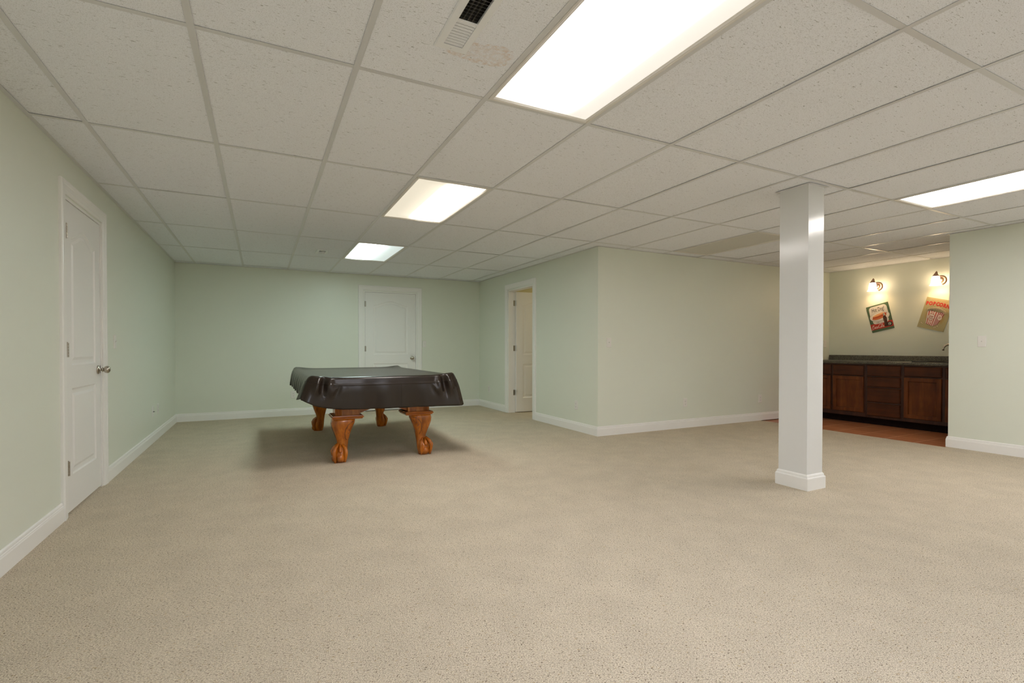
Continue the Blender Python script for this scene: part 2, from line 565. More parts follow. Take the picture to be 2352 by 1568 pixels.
def knob(parent, x, z, y=0, sg=-1):
    b = MB()
    M = Matrix.Translation((x, y, z)) @ Matrix.Rotation(PI / 2 * (1 if sg < 0 else -1), 4, 'X')
    b.lathe([(.0, 0), (.033, 0), (.033, .004), (.028, .009), (.014, .011), (.011, .017), (.011, .026), (.017, .028),
             (.0175, .031), (.012, .033), (.013, .036), (.022, .041), (.0265, .049), (.0275, .057), (.025, .066), (.017, .073), (.006, .0765), (0, .077)], 28, M)
    return b.build('door_knob', M_NICKEL, parent)


def hinge(parent, x, y, z, barrel=True, leaf=None, r=.0065):
    b = MB()
    for k in range(5):
        b.lathe([(0, -.0445 + k * .018), (r, -.0445 + k * .018), (r, -.0445 + k * .018 + .0165), (0, -.0445 + k * .018 + .0165)], 12,
                Matrix.Translation((x, y, z)), smooth=False)
    b.lathe([(0, .045), (.004, .045), (.005, .049), (0, .051)], 10, Matrix.Translation((x, y, z)))
    if leaf: b.box(x + leaf[0], y + leaf[1], z - .0445, x + leaf[2], y + leaf[3], z + .0445)
    return b.build('hinge', M_HINGE, parent)


def door(name, loc, rz, wd, zt, th_wall=TH):
    """frame in an opening 0..wd, local -Y is the room side; returns root"""
    r = tag(empty(name, loc, rz), kind='structure')
    b = MB(); casing(b, 0, wd, zt)
    b.box(-.002, -.001, 0, .018, th_wall, zt); b.box(wd - .018, -.001, 0, wd + .002, th_wall, zt)
    b.box(.018, -.001, zt - .018, wd - .018, th_wall, zt)
    b.build('door_frame', M_WHITE, r)
    return r


def closed_door(name, loc, rz, wd, zt, kz=.90):
    r = door(name, loc, rz, wd, zt)
    me = door_leaf(wd - .042, zt - .021, .035)
    o = bpy.data.objects.new('door_panel', me); COL.objects.link(o); o.parent = r; o.location = (.021, .004, 0)
    knob(r, wd - .085, kz, .004)
    for z in (.30, 1.05, 1.80): hinge(r, .0195, -.006, z, leaf=(-.004, .002, .016, .011), r=.0085)
    b = MB(); b.box(wd - .0205, .002, kz - .03, wd - .017, .02, kz + .03); b.build('strike_plate', M_SLOT, r)
    # blank unseen backing added behind the leaf so no light shines through
    b = MB(); b.box(-.02, th_b, 0, wd + .02, th_b + .02, zt + .02); b.build('light_block_backing', M_WHITE, r)
    return r


th_b = TH
closed_door('door_1', (XL, D1[0], 0), R(90), D1[1] - D1[0], D1[2])
closed_door('door_2', (D2[0], YB, 0), 0, D2[1] - D2[0], D2[2], .89)
# door 3 stands open into the side room, hinged on its far jamb
d3 = door('door_3', (XM, D3[1], 0), R(-90), D3[1] - D3[0], D3[2])
b = MB(); casing(b, 0, D3[1] - D3[0], D3[2], TH, 1); b.build('inner_casing', M_WHITE, d3)
me = door_leaf(.785, 1.985, .035)
o = bpy.data.objects.new('door_panel', me); COL.objects.link(o); o.parent = d3
# leaf swings to run straight back from the far jamb (local +Y)
o.location = (.028, TH + .002, 0); o.rotation_euler = (0, 0, R(90)); lf3 = o
o.location.x = .0545
knob(lf3, .785 - .06, .90, 0); knob(lf3, .785 - .06, .90, .035, 1)
for z in (.33, 1.06, 1.80):
    b = MB()
    for k in range(5):
        b.lathe([(0, -.0445 + k * .018), (.0065, -.0445 + k * .018), (.0065, -.0285 + k * .018), (0, -.0285 + k * .018)], 12,
                Matrix.Translation((.021, TH + .004, z)), smooth=False)
    b.box(.0175, TH - .034, z - .0445, .0205, TH + .002, z + .0445)
    b.box(.026, TH + .0055, z - .0445, .058, TH + .0085, z + .0445)
    b.build('hinge', M_HINGE, d3)
b = MB()
b.lathe([(0, 0), (.012, 0), (.012, .006), (.006, .01), (.006, .05), (.011, .052), (.011, .064), (0, .066)], 16,
        Matrix.Translation((.030, TH + .02, .155)) @ Matrix.Rotation(R(-90), 4, 'X'))
b.build('bumper', M_PLATE, d3)

# ------------------------------------------------------------------ support column
CX0, CX1, CY0, CY1 = 4.472, 4.662, .052, .280
c = empty('support_column', ((CX0 + CX1) / 2, (CY0 + CY1) / 2, 0), label='square white painted column standing free on the carpet', cat='column')
hx, hy = (CX1 - CX0) / 2, (CY1 - CY0) / 2
b = MB(); b.box(-hx, -hy, 0, hx, hy, H + .01); b.build('shaft', M_COLUMN, c, bevel=.002)
# closed ring moulding round the foot
b = MB(); BC = [(0, 0), (.016, 0), (.016, .086), (.014, .092), (.009, .096), (.009, .101), (.007, .110), (.003, .116), (0, .118)]
rg = []
for sx, sy in ((-1, -1), (-1, 1), (1, 1), (1, -1), (-1, -1)):
    rg.append([(sx * (hx + o), sy * (hy + o), z) for o, z in BC])
b.rings(rg, smooth=False, cap0=False, cap1=False); b.build('base_moulding', M_WHITE, c)
b = MB()
rg = []
for sx, sy in ((-1, -1), (-1, 1), (1, 1), (1, -1), (-1, -1)):
    rg.append([(sx * (hx + o), sy * (hy + o), z) for o, z in ((.0, H - .004), (.024, H - .004), (.024, H - .0025), (0, H - .0025))])
b.rings(rg, smooth=False, cap0=False, cap1=False); b.build('ceiling_angle', M_GRID, c)


# ------------------------------------------------------------------ ceiling lights
def ceiling_light(i, j, lens, label, group='recessed troffer lights in the ceiling'):
    r = empty('ceiling_light', ((i + .5) * S2, (j + .5) * S4, H), label=label, cat='ceiling light', group=group)
    hx, hy = S2 / 2 - .0125, S4 / 2 - .0125
    b = MB()
    prof = [(0, .012), (0, -.0045), (.008, -.006), (.014, -.0045), (.018, -.0045), (.022, -.0015), (.026, .001), (.026, .012)]
    rg = []
    for sx, sy in ((-1, -1), (-1, 1), (1, 1), (1, -1), (-1, -1)):
        rg.append([(sx * (hx - o), sy * (hy - o), z) for o, z in prof])
    b.rings(rg, smooth=False, cap0=False, cap1=False)
    b.build('door_frame', M_LAMPFRAME, r)
    b = MB(); b.box(-hx + .024, -hy + .024, .003, hx - .024, hy - .024, .008); b.build('lens', lens, r)
    b = MB(); b.box(-hx + .001, -hy + .001, .0125, hx - .001, hy - .001, .09); b.build('housing', M_LAMPFRAME, r)
    return r


M_LN1 = lens_material('lens_near', L_NEUT, LS, .36, [(-.14, .21, 1), (.03, .16, 1), (-.03, .33, .03)], (1, .93, .84), True)
M_LN2 = lens_material('lens_left_tube_dim', L_WARM, LS * 2.2, .32, [(.12, .20, 1), (.12, .36, .022)], (1, .90, .72))
M_LN3 = lens_material('lens_right_tube_dim', L_COOL, LS * 2.4, .30, [(-.10, .20, 1), (-.10, .36, .022)], (.86, 1, .97))
M_LN6 = lens_material('added_lens_behind_left', (.90, .97, 1.14), LS * 2.0, 1.0, [(-.125, .24, 1), (.125, .24, 1)])
M_LN5 = lens_material('added_lens_behind', (.90, .97, 1.14), LS * 1.4, 1.0, [(-.125, .24, 1), (.125, .24, 1)])
M_LN4 = lens_material('lens_both_tubes', (1, .94, .90), LS, 1.0, [(-.125, .24, 1), (.125, .24, 1)])
M_OFF = mat('unlit_lens', (.62, .60, .55), .4)
ceiling_light(3, -1, M_LN1, 'large lit ceiling light panel at the top edge, beside the near air register')
ceiling_light(3, 1, M_LN2, 'lit ceiling light panel with a cream dim left side, midway down the room')
ceiling_light(3, 3, M_LN3, 'small bluish white ceiling light panel, the farthest one down the room')
ceiling_light(9, -1, M_LN4, 'bright white ceiling light panel right of the column, cut by the right edge')
ceiling_light(9, 1, M_OFF, 'unlit grey ceiling light panel just left of the column top')
ceiling_light(3, -3, M_LN6, 'added unseen ceiling light panel behind the viewer near the left wall')  # extra panel added out of view to light the near left of the room
ceiling_light(9, -3, M_LN5, 'added unseen ceiling light panel behind the viewer near the right wall')  # second added panel, also out of view, lighting the room from behind
# lamp added out of view to light the side room
r = empty('added_side_room_light', (5.9, 3.9, 2.25), label='added unseen flush lamp on the ceiling of the side room beyond the open door', cat='ceiling light')
b = MB(); b.lathe([(.0, 0), (.15, 0), (.15, -.015), (.13, -.02), (0, -.02)], 24); b.build('rim', M_NICKEL, r)
b = MB(); b.lathe([(.125, -.02), (.12, -.045), (.09, -.07), (.04, -.085), (0, -.088)], 24, caps=False)
b.build('glass_bowl', mat('warm_bowl', (.8, .8, .7), .3, emit=(1, .86, .62), es=22), r)


# ------------------------------------------------------------------ air registers
def register(name, x0, x1, y0, y1, label, nl=9):
    cx, cy = (x0 + x1) / 2, (y0 + y1) / 2
    r = empty(name, (cx, cy, H), label=label, cat='air vent', group='air registers in the ceiling')
    hx, hy = (x1 - x0) / 2, (y1 - y0) / 2
    ix, iy = hx - .029, hy - .041
    b = MB()
    prof = [(0, .0005), (0, -.002), (.004, -.006), (.026, -.0075), (.030, -.0075), (.030, .004)]
    rg = []
    for sx, sy in ((-1, -1), (-1, 1), (1, 1), (1, -1), (-1, -1)):
        q = []
        for o, z in prof:
            oy = o * (.042 / .030)
            q.append((sx * (hx - o), sy * (hy - oy), z))
        rg.append(q)
    b.rings(rg, smooth=False, cap0=False, cap1=False)
    b.box(-ix, -.004, -.0078, ix, .004, -.002)
    for sy in (-1, 1):
        b.lathe([(0, -.0098), (.004, -.0098), (.0045, -.007), (0, -.007)], 12, Matrix.Translation((-.3 * hx * sy * -1 * 0, sy * (hy - .020), 0)))
    b.build('face_plate', M_REG, r)
    b = MB()
    for half in (-1, 1):
        for k in range(nl):
            yc = half * (.004 + (iy - .004) * (k + .5) / nl)
            p = (iy - .004) / nl
            # louvres lean away from the middle
            run, tz = (p * .72, .0085) if half < 0 else (-p * .40, .006)
            vs = [(-ix, yc - run / 2, -.0065), (ix, yc - run / 2, -.0065), (ix, yc + run / 2, -.0065 + tz), (-ix, yc + run / 2, -.0065 + tz)]
            vs += [(x, y + .0009, z + .0006) for x, y, z in vs]
            b.add(vs, [(0, 1, 2, 3), (7, 6, 5, 4), (0, 4, 5, 1), (1, 5, 6, 2), (2, 6, 7, 3), (3, 7, 4, 0)])
    b.build('louvres', M_REG, r)
    b = MB(); w2 = .003
    b.box(-ix - w2, -iy, .020, ix + w2, iy, .024)
    b.box(-ix - w2, -iy, .0, -ix, iy, .020); b.box(ix, -iy, .0, ix + w2, iy, .020)
    b.box(-ix - w2, -iy - w2, .0, ix + w2, -iy, .024); b.box(-ix - w2, iy, .0, ix + w2, iy + w2, .024)
    b.build('duct_opening', M_SLOT, r)
    b = MB()
    for k in range(4):
        x = -ix + .008 + k * (2 * ix - .02) / 3.4
        b.box(x, -iy, .010, x + .004, iy, .018)
    b.build('damper_vanes', mat('duct_grey', (.13, .125, .10), .4, .4), r)
    b = MB(); b.box(-.012, -hy + .030, -.0125, .010, -hy + .046, -.006); b.build('lever', M_PLATE, r)
    return r


register('air_register', 1.468, 1.606, -.700, -.305, 'white slotted metal air register beside the big near light panel')
register('air_register', 1.470, 1.606, 4.33, 4.60, 'small distant air register left of the farthest light panel', 6)


# ------------------------------------------------------------------ switches and outlets
def plate(parent, w_=.070, h_=.115):
    b = MB(); b.taper(-w_ / 2, -.006, w_ / 2, 0, -h_ / 2, h_ / 2, .004); return b.build('cover_plate', M_PLATE, parent)


def sw(loc, rz, label):
    r = empty('light_switch', loc, rz, label=label, cat='light switch', group='wall switches'); plate(r)
    b = MB(); b.box(-.005, -.0065, -.012, .005, -.004, .012)
    vs = [(-.004, -.006, -.005), (.004, -.006, -.005), (.004, -.006, .006), (-.004, -.006, .006),
          (-.0035, -.017, .006), (.0035, -.017, .006), (.0035, -.016, .011), (-.0035, -.016, .011)]
    b.add(vs, [(3, 2, 1, 0), (4, 5, 6, 7), (0, 1, 5, 4), (1, 2, 6, 5), (2, 3, 7, 6), (3, 0, 4, 7)])
    b.build('toggle', M_PLATE, r)
    return r


def outlet(loc, rz, label):
    r = empty('power_outlet', loc, rz, label=label, cat='power outlet', group='wall outlets'); plate(r)
    for s in (-1, 1):
        b = MB(); z = s * .0195
        b.lathe([(0, 0), (.0165, 0), (.0165, .0015), (0, .0015)], 20, Matrix.Translation((0, -.0058, z)) @ Matrix.Rotation(R(90), 4, 'X'), smooth=False)
        f = b.build('socket', M_PLATE, r)
        b = MB()
        b.box(-.0075, -.0076, z - .002, -.0055, -.0070, z + .006); b.box(.0055, -.0076, z - .002, .0075, -.0070, z + .006)
        b.box(-.002, -.0076, z - .010, .002, -.0070, z - .006)
        b.build('slots', M_SLOT, f)
    return r


EP = .0005
sw((XL + EP, 2.965, 1.115), R(90), 'white toggle switch on the left wall just past the near door')
sw((3.412, YB - EP, 1.133), 0, 'white toggle switch on the back wall right of its closed door')
sw((4.625, YM - EP, 1.13), 0, 'white switch near the outer wall corner beside the baseboard outlet')
sw((XR - EP, .118, 1.133), R(-90), 'white toggle switch on the right wall segment beside the bar alcove')
outlet((1.290, YB - EP, .33), 0, 'white outlet low on the back wall, left of the pool table cover')
outlet((XM - EP, 5.80, .335), R(-90), 'white outlet low in the corner left of the open doorway')
outlet((XM - EP, 3.065, .33), R(-90), 'white outlet between the open doorway and the outer wall corner')
outlet((5.895, YM - EP, .335), 0, 'white outlet low on the far wall, the one farther from the column')
outlet((7.40, YM - EP, .318), 0, 'white outlet low on the far wall, just left of the column')
sw((8.97, YM - EP, 1.13), 0, 'switch plate at the end of the bar counter, half hidden by the column')
r = empty('cable_plate', (XL + EP, 4.56, .345), R(90), label='white wall plate with a dark cable socket low on the left wall', cat='wall plate')
plate(r)
b = MB(); b.lathe([(0, 0), (.006, 0), (.006, .004), (.0035, .004), (.0035, .016), (0, .016)], 12, Matrix.Translation((0, -.0058, 0)) @ Matrix.Rotation(R(90), 4, 'X'))
b.build('socket', M_SLOT, r)
outlet((XL + EP, 4.87, .345), R(90), 'white outlet low on the left wall beside the cable plate')

# ------------------------------------------------------------------ pool table
TX, TY = 1.90, 3.60
pt = empty('pool_table', (TX, TY, 0), label='cherry wood pool table with ball and claw feet under a brown cover', cat='pool table')
AX, AY = .665, 1.12


def leg_mesh(parent, sx, sy):
    """cabriole leg; outward coordinate o runs 0 at the plinth's outer edge, positive inward"""
    ox, oy = -.475, -1.065          # plinth outer corner before mirroring (local, for sx=sy=1 => front-left)

    def P(a, c, z):
        z = z if z < .15 else (.15 + (z - .15) * (.405 - .15) / (.428 - .15) if z <= .428 else z - .023)
        return ((ox + a) * sx, (oy + c) * sy, z)
    root = None
    b = MB()
    sec = [(.428, .006, .206, .05), (.41, .000, .210, .06), (.385, -.004, .206, .065), (.35, .000, .192, .06), (.31, .012, .176, .055),
           (.27, .026, .164, .05), (.23, .038, .156, .045), (.195, .046, .150, .042), (.165, .048, .147, .040), (.145, .044, .144, .045),
           (.125, .034, .143, .055), (.10, .020, .142, .065), (.07, .012, .140, .07), (.04, .016, .136, .065), (.012, .026, .128, .052), (.0, .030, .125, .05)]
    rg = []
    for z, lo, hi, rad in sec:
        c = (lo + hi) / 2; h = (hi - lo) / 2; ring = []
        n = 32
        e = 3.2 if z > .2 else 2.3
        for i in range(n):
            a = 2 * PI * i / n
            ca, sa = math.cos(a), math.sin(a)
            q = (abs(ca) ** e + abs(sa) ** e) ** (-1 / e)
            u, v = ca * q * h, sa * q * h
            # claw lobes on the outward sides of the foot
            if z < .15:
                k = math.exp(-((z - .085) / .045) ** 2)
                for la in (180, 225, 270):
                    d = (math.degrees(a) - la + 180) % 360 - 180
                    f = 1 + .08 * k * math.exp(-(d / 13) ** 2)
                    u *= f; v *= f
            ring.append(P(c + u, c + v, z))
        rg.append(ring)
    b.rings(rg, 0, True)
    # ball the claw grips, showing at the outer front corner
    cb = .074
    for uu, vv in ((.036, .070), (.070, .036)):
        rings = []
        for k in range(11):
            ph = -PI / 2 + PI * k / 10
            rings.append([P(uu + .042 * math.cos(ph) * math.cos(2 * PI * i / 18), vv + .042 * math.cos(ph) * math.sin(2 * PI * i / 18), .040 + .040 * math.sin(ph)) for i in range(18)])
        b.rings(rings, 0, True)
    # knuckled toes round the ball
    for pts in ([(.062, .100, .165), (.036, .124, .130), (.020, .127, .100), (.024, .127, .070), (.030, .123, .035), (.040, .120, .004)],
                [(.066, .066, .170), (.036, .036, .135), (.023, .023, .104), (.024, .024, .072), (.030, .030, .036), (.036, .036, .004)],
                [(.100, .062, .165), (.124, .036, .130), (.127, .022, .100), (.127, .024, .070), (.123, .030, .035), (.120, .040, .004)]):
        b.tube([P(p[0] - .010, p[1] - .010, p[2]) for p in pts], [.012, .017, .0195, .0160, .0135, .010], 12)
    for pts in ([(.080, .060, .160), (.079, .034, .128), (.078, .020, .108), (.078, .022, .098)],
                [(.060, .080, .160), (.034, .079, .128), (.020, .078, .108), (.022, .078, .098)]):
        b.tube([P(p[0] - .010, p[1] - .010, p[2]) for p in pts], [.012, .016, .0165, .010], 12)
    # carved scroll line and leaf cuts on both outward faces of the knee
    cur = [(.205, .402), (.175, .398), (.142, .375), (.118, .335), (.108, .290), (.112, .245), (.125, .215)]
    for sw_ in (0, 1):
        def Q(a, z, d=0):
            lo, hi = next((l0 + (l1 - l0) * (z0 - z) / (z0 - z1), h0 + (h1 - h0) * (z0 - z) / (z0 - z1))
                          for (z0, l0, h0, _), (z1, l1, h1, _) in zip(sec, sec[1:]) if z0 >= z >= z1)
            c_, h_ = (lo + hi) / 2, (hi - lo) / 2
            a = max(c_ - .9 * h_, min(c_ + .9 * h_, a))
            f = c_ - h_ * (1 - (abs(a - c_) / h_) ** 3.2) ** (1 / 3.2) + d
            return P(a, f, z) if sw_ == 0 else P(f, a, z)
        b.tube([Q(a, z, -.0002) for a, z in cur], .0024, 6, 1)
        b.tube([Q(a + .004, z - .004, .001) for a, z in cur], .0040, 6, 0)
        for (a, z), (c_, d_) in (((.165, .35), (.175, .325)), ((.185, .365), (.193, .343)), ((.142, .32), (.152, .295)), ((.20, .375), (.206, .36)), ((.137, .285), (.142, .262))):
            b.tube([Q(a, z), Q(c_, d_)], [.0025, .001], 6, 1)
    lg = b.build('leg', [M_CHERRY, M_GROOVE], parent)
    # plinth moulding
    b = MB()
    rg = []
    for z, o in ((.424, .012), (.426, .004), (.434, .004), (.438, -.004), (.447, -.006), (.451, .0), (.458, .002), (.461, .012)):
        rg.append([P(o, o, z), P(.272 - o, o, z), P(.272 - o, .272 - o, z), P(o, .272 - o, z)])
    b.rings(rg, 0, False); b.build('plinth', M_CHERRYX, lg)
    # fluted corner block
    b = MB(); fl = [(.028, .028)]
    x = []
    for k in range(13):
        x.append((.030 + k * .005, .030 + (.0025 if k % 2 else 0)))
    out = [(.030, .030)] + [(.030 + k * .0045, .030 + (.0035 if k % 2 else 0)) for k in range(1, 12)] + [(.085, .030), (.245, .030), (.245, .245), (.030, .245), (.030, .085)] + \
          [(.030 + (.0035 if k % 2 else 0), .030 + k * .0045) for k in range(11, 0, -1)]
    b.rings([[P(a, c_, z) for a, c_ in out] for z in (.461, .70)], 0, False)
    b.build('corner_block', M_CHERRY, lg)
    return lg


for sx in (1, -1):
    for sy in (1, -1): leg_mesh(pt, sx, sy)
# aprons: arched boards between the blocks
for sy in (-1, 1):
    b = MB(); n = 24; rg = []
    for k in range(n + 1):
        x = -.24 + .48 * k / n
        u = abs(x) / .24
        zb = .440 + .075 * (1 - u ** 1.3)
        y = sy * 1.008
        rg.append([(x, y, zb), (x, y + .022 * -sy, zb), (x, y - .022 * sy, .70), (x, y, .70)])
    b.rings(rg, 0, False); b.build('apron', M_CHERRYX, pt)
for sx in (-1, 1):
    b = MB(); n = 24; rg = []
    for k in range(n + 1):
        y = -.822 + 1.644 * k / n
        u = abs(y) / .822
        zb = .440 + .075 * (1 - max(0, (u - .7) / .3) ** 1.4 if u > .7 else 1)
        x = sx * .418
        rg.append([(x, y, zb), (x - .022 * sx, y, zb), (x - .022 * sx, y, .70), (x, y, .70)])
    b.rings(rg, 0, False); b.build('apron', M_CHERRY, pt)
b = MB()
for sy in (-1, 1): b.box(-AX + .01, min(sy * AY, sy * (AY - .13)), .70, AX - .01, max(sy * AY, sy * (AY - .13)), .785)
for sx in (-1, 1): b.box(min(sx * (AX - .01), sx * (AX - .14)), -AY + .13, .70, max(sx * (AX - .01), sx * (AX - .14)), AY - .13, .785)
b.build('rails', M_CHERRYX, pt)
b = MB(); b.box(-AX + .14, -AY + .13, .70, AX - .14, AY - .13, .745); b.build('slate_bed', mat('green_cloth', (.02, .12, .05), .9), pt)

# ------------------------------------------------------------------ vinyl cover draped over the table
HX, HY = .672, 1.135
RC = .05
pts = []
NSEG = {'s': 90, 'c': 14}


def loop():
    L = []
    cs = [(-1, -1, 180), (1, -1, 270), (1, 1, 0), (-1, 1, 90)]
    for k, (sx, sy, a0) in enumerate(cs):
        cx, cy = sx * (HX - RC), sy * (HY - RC)
        for i in range(NSEG['c'] + 1):
            a = R(a0 + 90 * i / NSEG['c'])
            L.append((cx + RC * math.cos(a), cy + RC * math.sin(a), math.cos(a), math.sin(a)))
        nx, ny, na = cs[(k + 1) % 4]
        ax_, ay_ = L[-1][0], L[-1][1]
        b0 = R(na)
        bx_, by_ = nx * (HX - RC) + RC * math.cos(b0), ny * (HY - RC) + RC * math.sin(b0)
        m = NSEG['s'] if k in (0, 2) else NSEG['s'] + 70
        for i in range(1, m):
            u = i / m
            L.append((ax_ + (bx_ - ax_) * u, ay_ + (by_ - ay_) * u, L[-1][2] if i > 1 else math.cos(b0), L[-1][3] if i > 1 else math.sin(b0)))
    return L


LP = loop()
CORN = [(-HX, -HY), (HX, -HY), (HX, HY), (-HX, HY)]


def gs(d, w_): return math.exp(-(d / w_) ** 2)


def cover_point(x, y, nx, ny, v, kind):
    """v: 0 at rim edge .. 1 at hem"""
    dc = [math.hypot(x - cx, y - cy) for cx, cy in CORN]
    k = min(range(4), key=lambda i: dc[i]); d = dc[k]
    f = gs(d, .17)
    ztop = .797 + .022 * gs(d, .13)
    hem = {0: .60, 1: .500, 2: .545, 3: .600}
    # hem height varies round the table
    wsum = hz = 0
    for i, (cx, cy) in enumerate(CORN):
        w_ = 1 / (dc[i] ** 2 + .02); wsum += w_; hz += w_ * hem[i]
    hz /= wsum
    if ny < -.7:
        u = (x + HX) / (2 * HX)
        hz = .503 + .125 * math.exp(-u / .075) - .012 * u
    elif nx < -.7:
        hz = .600 + .010 * math.sin(y * 31) - .02 * gs(y + HY - .45, .25) + .026 * gs(y + HY, .14)
    elif k == 0: hz = .628
    sx, sy = (1 if CORN[k][0] > 0 else -1), (1 if CORN[k][1] > 0 else -1)
    fl = v ** .85
    ox = sx * .105 * f * fl; oy = sy * .055 * f * fl
    if k == 1: ox *= .62
    if k == 0: ox *= .66
    if k == 3: ox *= .2; oy *= .4
    off = .010 + .018 * math.sin(min(1, v * 2) * PI / 2)
    # folds
    s = x if abs(ny) > .7 else y
    if nx < -.7:
        off += v * (.010 * math.sin(s * 52) + .005 * math.sin(s * 83 + 1) + .012)
    elif ny < -.7:
        off += v * (.010 * math.sin(s * 17 + .6) + .006 * math.sin(s * 31 + 2)) * (1 - f)
        # pinched corner pockets
        for side, xs in ((-1, -HX), (1, HX)):
            dd = (x - xs) * -side
            b0 = math.exp(-((v - .30) / .26) ** 2)
            off += b0 * (.036 * gs(dd - .075, .022) - .044 * gs(dd - .120, .022) + .020 * gs(dd - .17, .022))
            off += .014 * math.exp(-((v - .42) / .14) ** 2) * gs(dd - .245 + .10 * v, .013) - .010 * math.exp(-((v - .42) / .16) ** 2) * gs(dd - .275 + .10 * v, .018)
    else:
        off += v * (.010 * math.sin(s * 33) + .006 * math.sin(s * 59))
    z = ztop - .012 - v * (ztop - .012 - hz)
    return (x + nx * off + ox, y + ny * off + oy, z)


cv = MB()
rg = []
for q in (.01, .1, .3, .5, .66, .76, .82, .87, .905, .935, .958, .975, .988, .996):
    ring = []
    for x, y, nx, ny in LP:
        px, py = x * q, y * q
        ins = max(0, min(HX - abs(px), HY - abs(py)))
        d = min(math.hypot(px - cx, py - cy) for cx, cy in CORN)
        zt = .797 + .020 * gs(d, .14)
        t_ = min(1, ins / .13)
        z = zt - .013 * (t_ * t_ * (3 - 2 * t_)) - (.006 * (1 - min(1, ins / .012)) if ins < .012 else 0)
        ring.append((px, py, z))
    rg.append(ring)
for v in (0, .04, .09, .14, .19, .205, .222, .25, .29, .33, .38, .43, .48, .54, .60, .66, .72, .78, .84, .90, .95, 1.0):
    ring = [cover_point(x, y, nx, ny, v, 0) for x, y, nx, ny in LP]
    if v == .205:
        ring = [(p[0] + LP[i][2] * .0035, p[1] + LP[i][3] * .0035, p[2]) for i, p in enumerate(ring)]
    rg.append(ring)
cv.rings(rg, 0, True, False, False)
cv.add(rg[0] + [(0, 0, rg[0][0][2])], [(i_, (i_ + 1) % len(LP), len(LP)) for i_ in range(len(LP))], 0, True)
cover = cv.build('table_cover', M_VINYL, loc=(TX, TY, 0), recalc=True)
tag(cover, 'dark brown glossy vinyl cover draped over the pool table', 'table cover')
bm = bmesh.new(); bm.from_mesh(cover.data); bmesh.ops.remove_doubles(bm, verts=bm.verts, dist=1e-6)
bmesh.ops.recalc_face_normals(bm, faces=bm.faces)
if sum(f.normal.z * f.calc_area() for f in bm.faces) < 0: bmesh.ops.reverse_faces(bm, faces=bm.faces)
bm.to_mesh(cover.data); bm.free()
so = cover.modifiers.new('thick', 'SOLIDIFY'); so.thickness = .002; so.offset = 1
# a stitched vertical seam on the front, part of the cover
b = MB()
for xs in (.135,):
    pp = [cover_point(xs, -HY, 0, -1, v, 0) for v in [i / 14 for i in range(2, 15)]]
    b.tube([(p[0], p[1] - .0015, p[2]) for p in pp], .0016, 6)
b.build('seam', M_VINYL, cover)

# ------------------------------------------------------------------ bar: cabinets, counter, sink, faucet
XF = 8.47                      # face frame plane
CT = .838                      # underside of the countertop


def panel_front(b, x0, x1, z0, z1, fr=.055):
    """recessed-panel door, front at y=-.019"""
    yF = -.023
    P = [(x0, z0), (x1, z0), (x1, z1), (x0, z1)]
    L = [(0, 0), (0, yF + .004), (.004, yF), (fr - .008, yF), (fr - .004, yF + .003), (fr, yF + .014), (fr + .012, yF + .014)]
    rg = []
    for d, y in L:
        Q = [(x0 + d, z0 + d), (x1 - d, z0 + d), (x1 - d, z1 - d), (x0 + d, z1 - d)]
        rg.append([(x, y, z) for x, z in Q])
    b.rings(rg, 0, False)


def cabinet(y_start, w_, fronts, label):
    r = empty('base_cabinet', (XF, y_start, -.010), R(-90), label=label, cat='cabinet', group='bar base cabinets')
    b = MB()
    b.box(.001, .02, .10, w_ - .001, XBAR - XF - .005, CT + .010)
    # face frame
    b.box(.001, 0, .10, w_ - .001, .02, CT + .010)
    b.build('carcass', M_FRAME, r)
    b = MB(); b.box(.001, .075, 0, w_ - .001, .30, .10); b.build('toe_kick', M_CABDARK, r)
    for kind, x0, x1, z0, z1 in fronts:
        b = MB()
        if kind == 'door':
            panel_front(b, x0, x1, z0 + .01, z1 + .01); b.build('door', M_CAB, r)
        else:
            b.taper(x0, -.023, x1, 0, z0 + .01, z1 + .01, .009); b.build('drawer_front', M_CABX, r)
    return r


cabinet(2.609, .874, [('drawer', .02, .394, .672, .820), ('drawer', .429, .849, .672, .820),
                      ('door', .02, .394, .150, .660), ('door', .429, .849, .150, .660)], 'dark brown double base cabinet at the left end, partly behind the column')
cabinet(1.735, .447, [('drawer', .020, .427, .678, .822), ('drawer', .020, .427, .527, .664), ('drawer', .020, .427, .315, .512), ('drawer', .020, .427, .122, .298)],
        'dark brown base cabinet with a stack of four drawers')
cabinet(1.288, .896, [('drawer', .022, .430, .690, .820), ('drawer', .466, .874, .690, .820),
                      ('door', .022, .430, .140, .675), ('door', .466, .874, .140, .675)], 'dark brown sink base cabinet ending behind the right wall edge')
cabinet(.392, .470, [('drawer', .020, .45, .690, .820), ('door', .020, .45, .140, .675)], 'dark brown base cabinet hidden behind the right wall, past the sink')

# countertop with post-formed front edge and cove backsplash
ct = empty('countertop', (XF, YM, CT), R(-90), label='dark speckled laminate bar countertop with low backsplash', cat='countertop')
WL = YM + .08
b = MB()
prof = [(-.030, .0), (-.036, .006), (-.037, .020), (-.035, .034), (-.028, .041), (-.018, .041), (-.014, .039)]
yb = XBAR - XF - .003


def lam(x0, x1, y0, y1, z0=0., z1=.039): b.box(x0, y0, z0, x1, y1, z1)


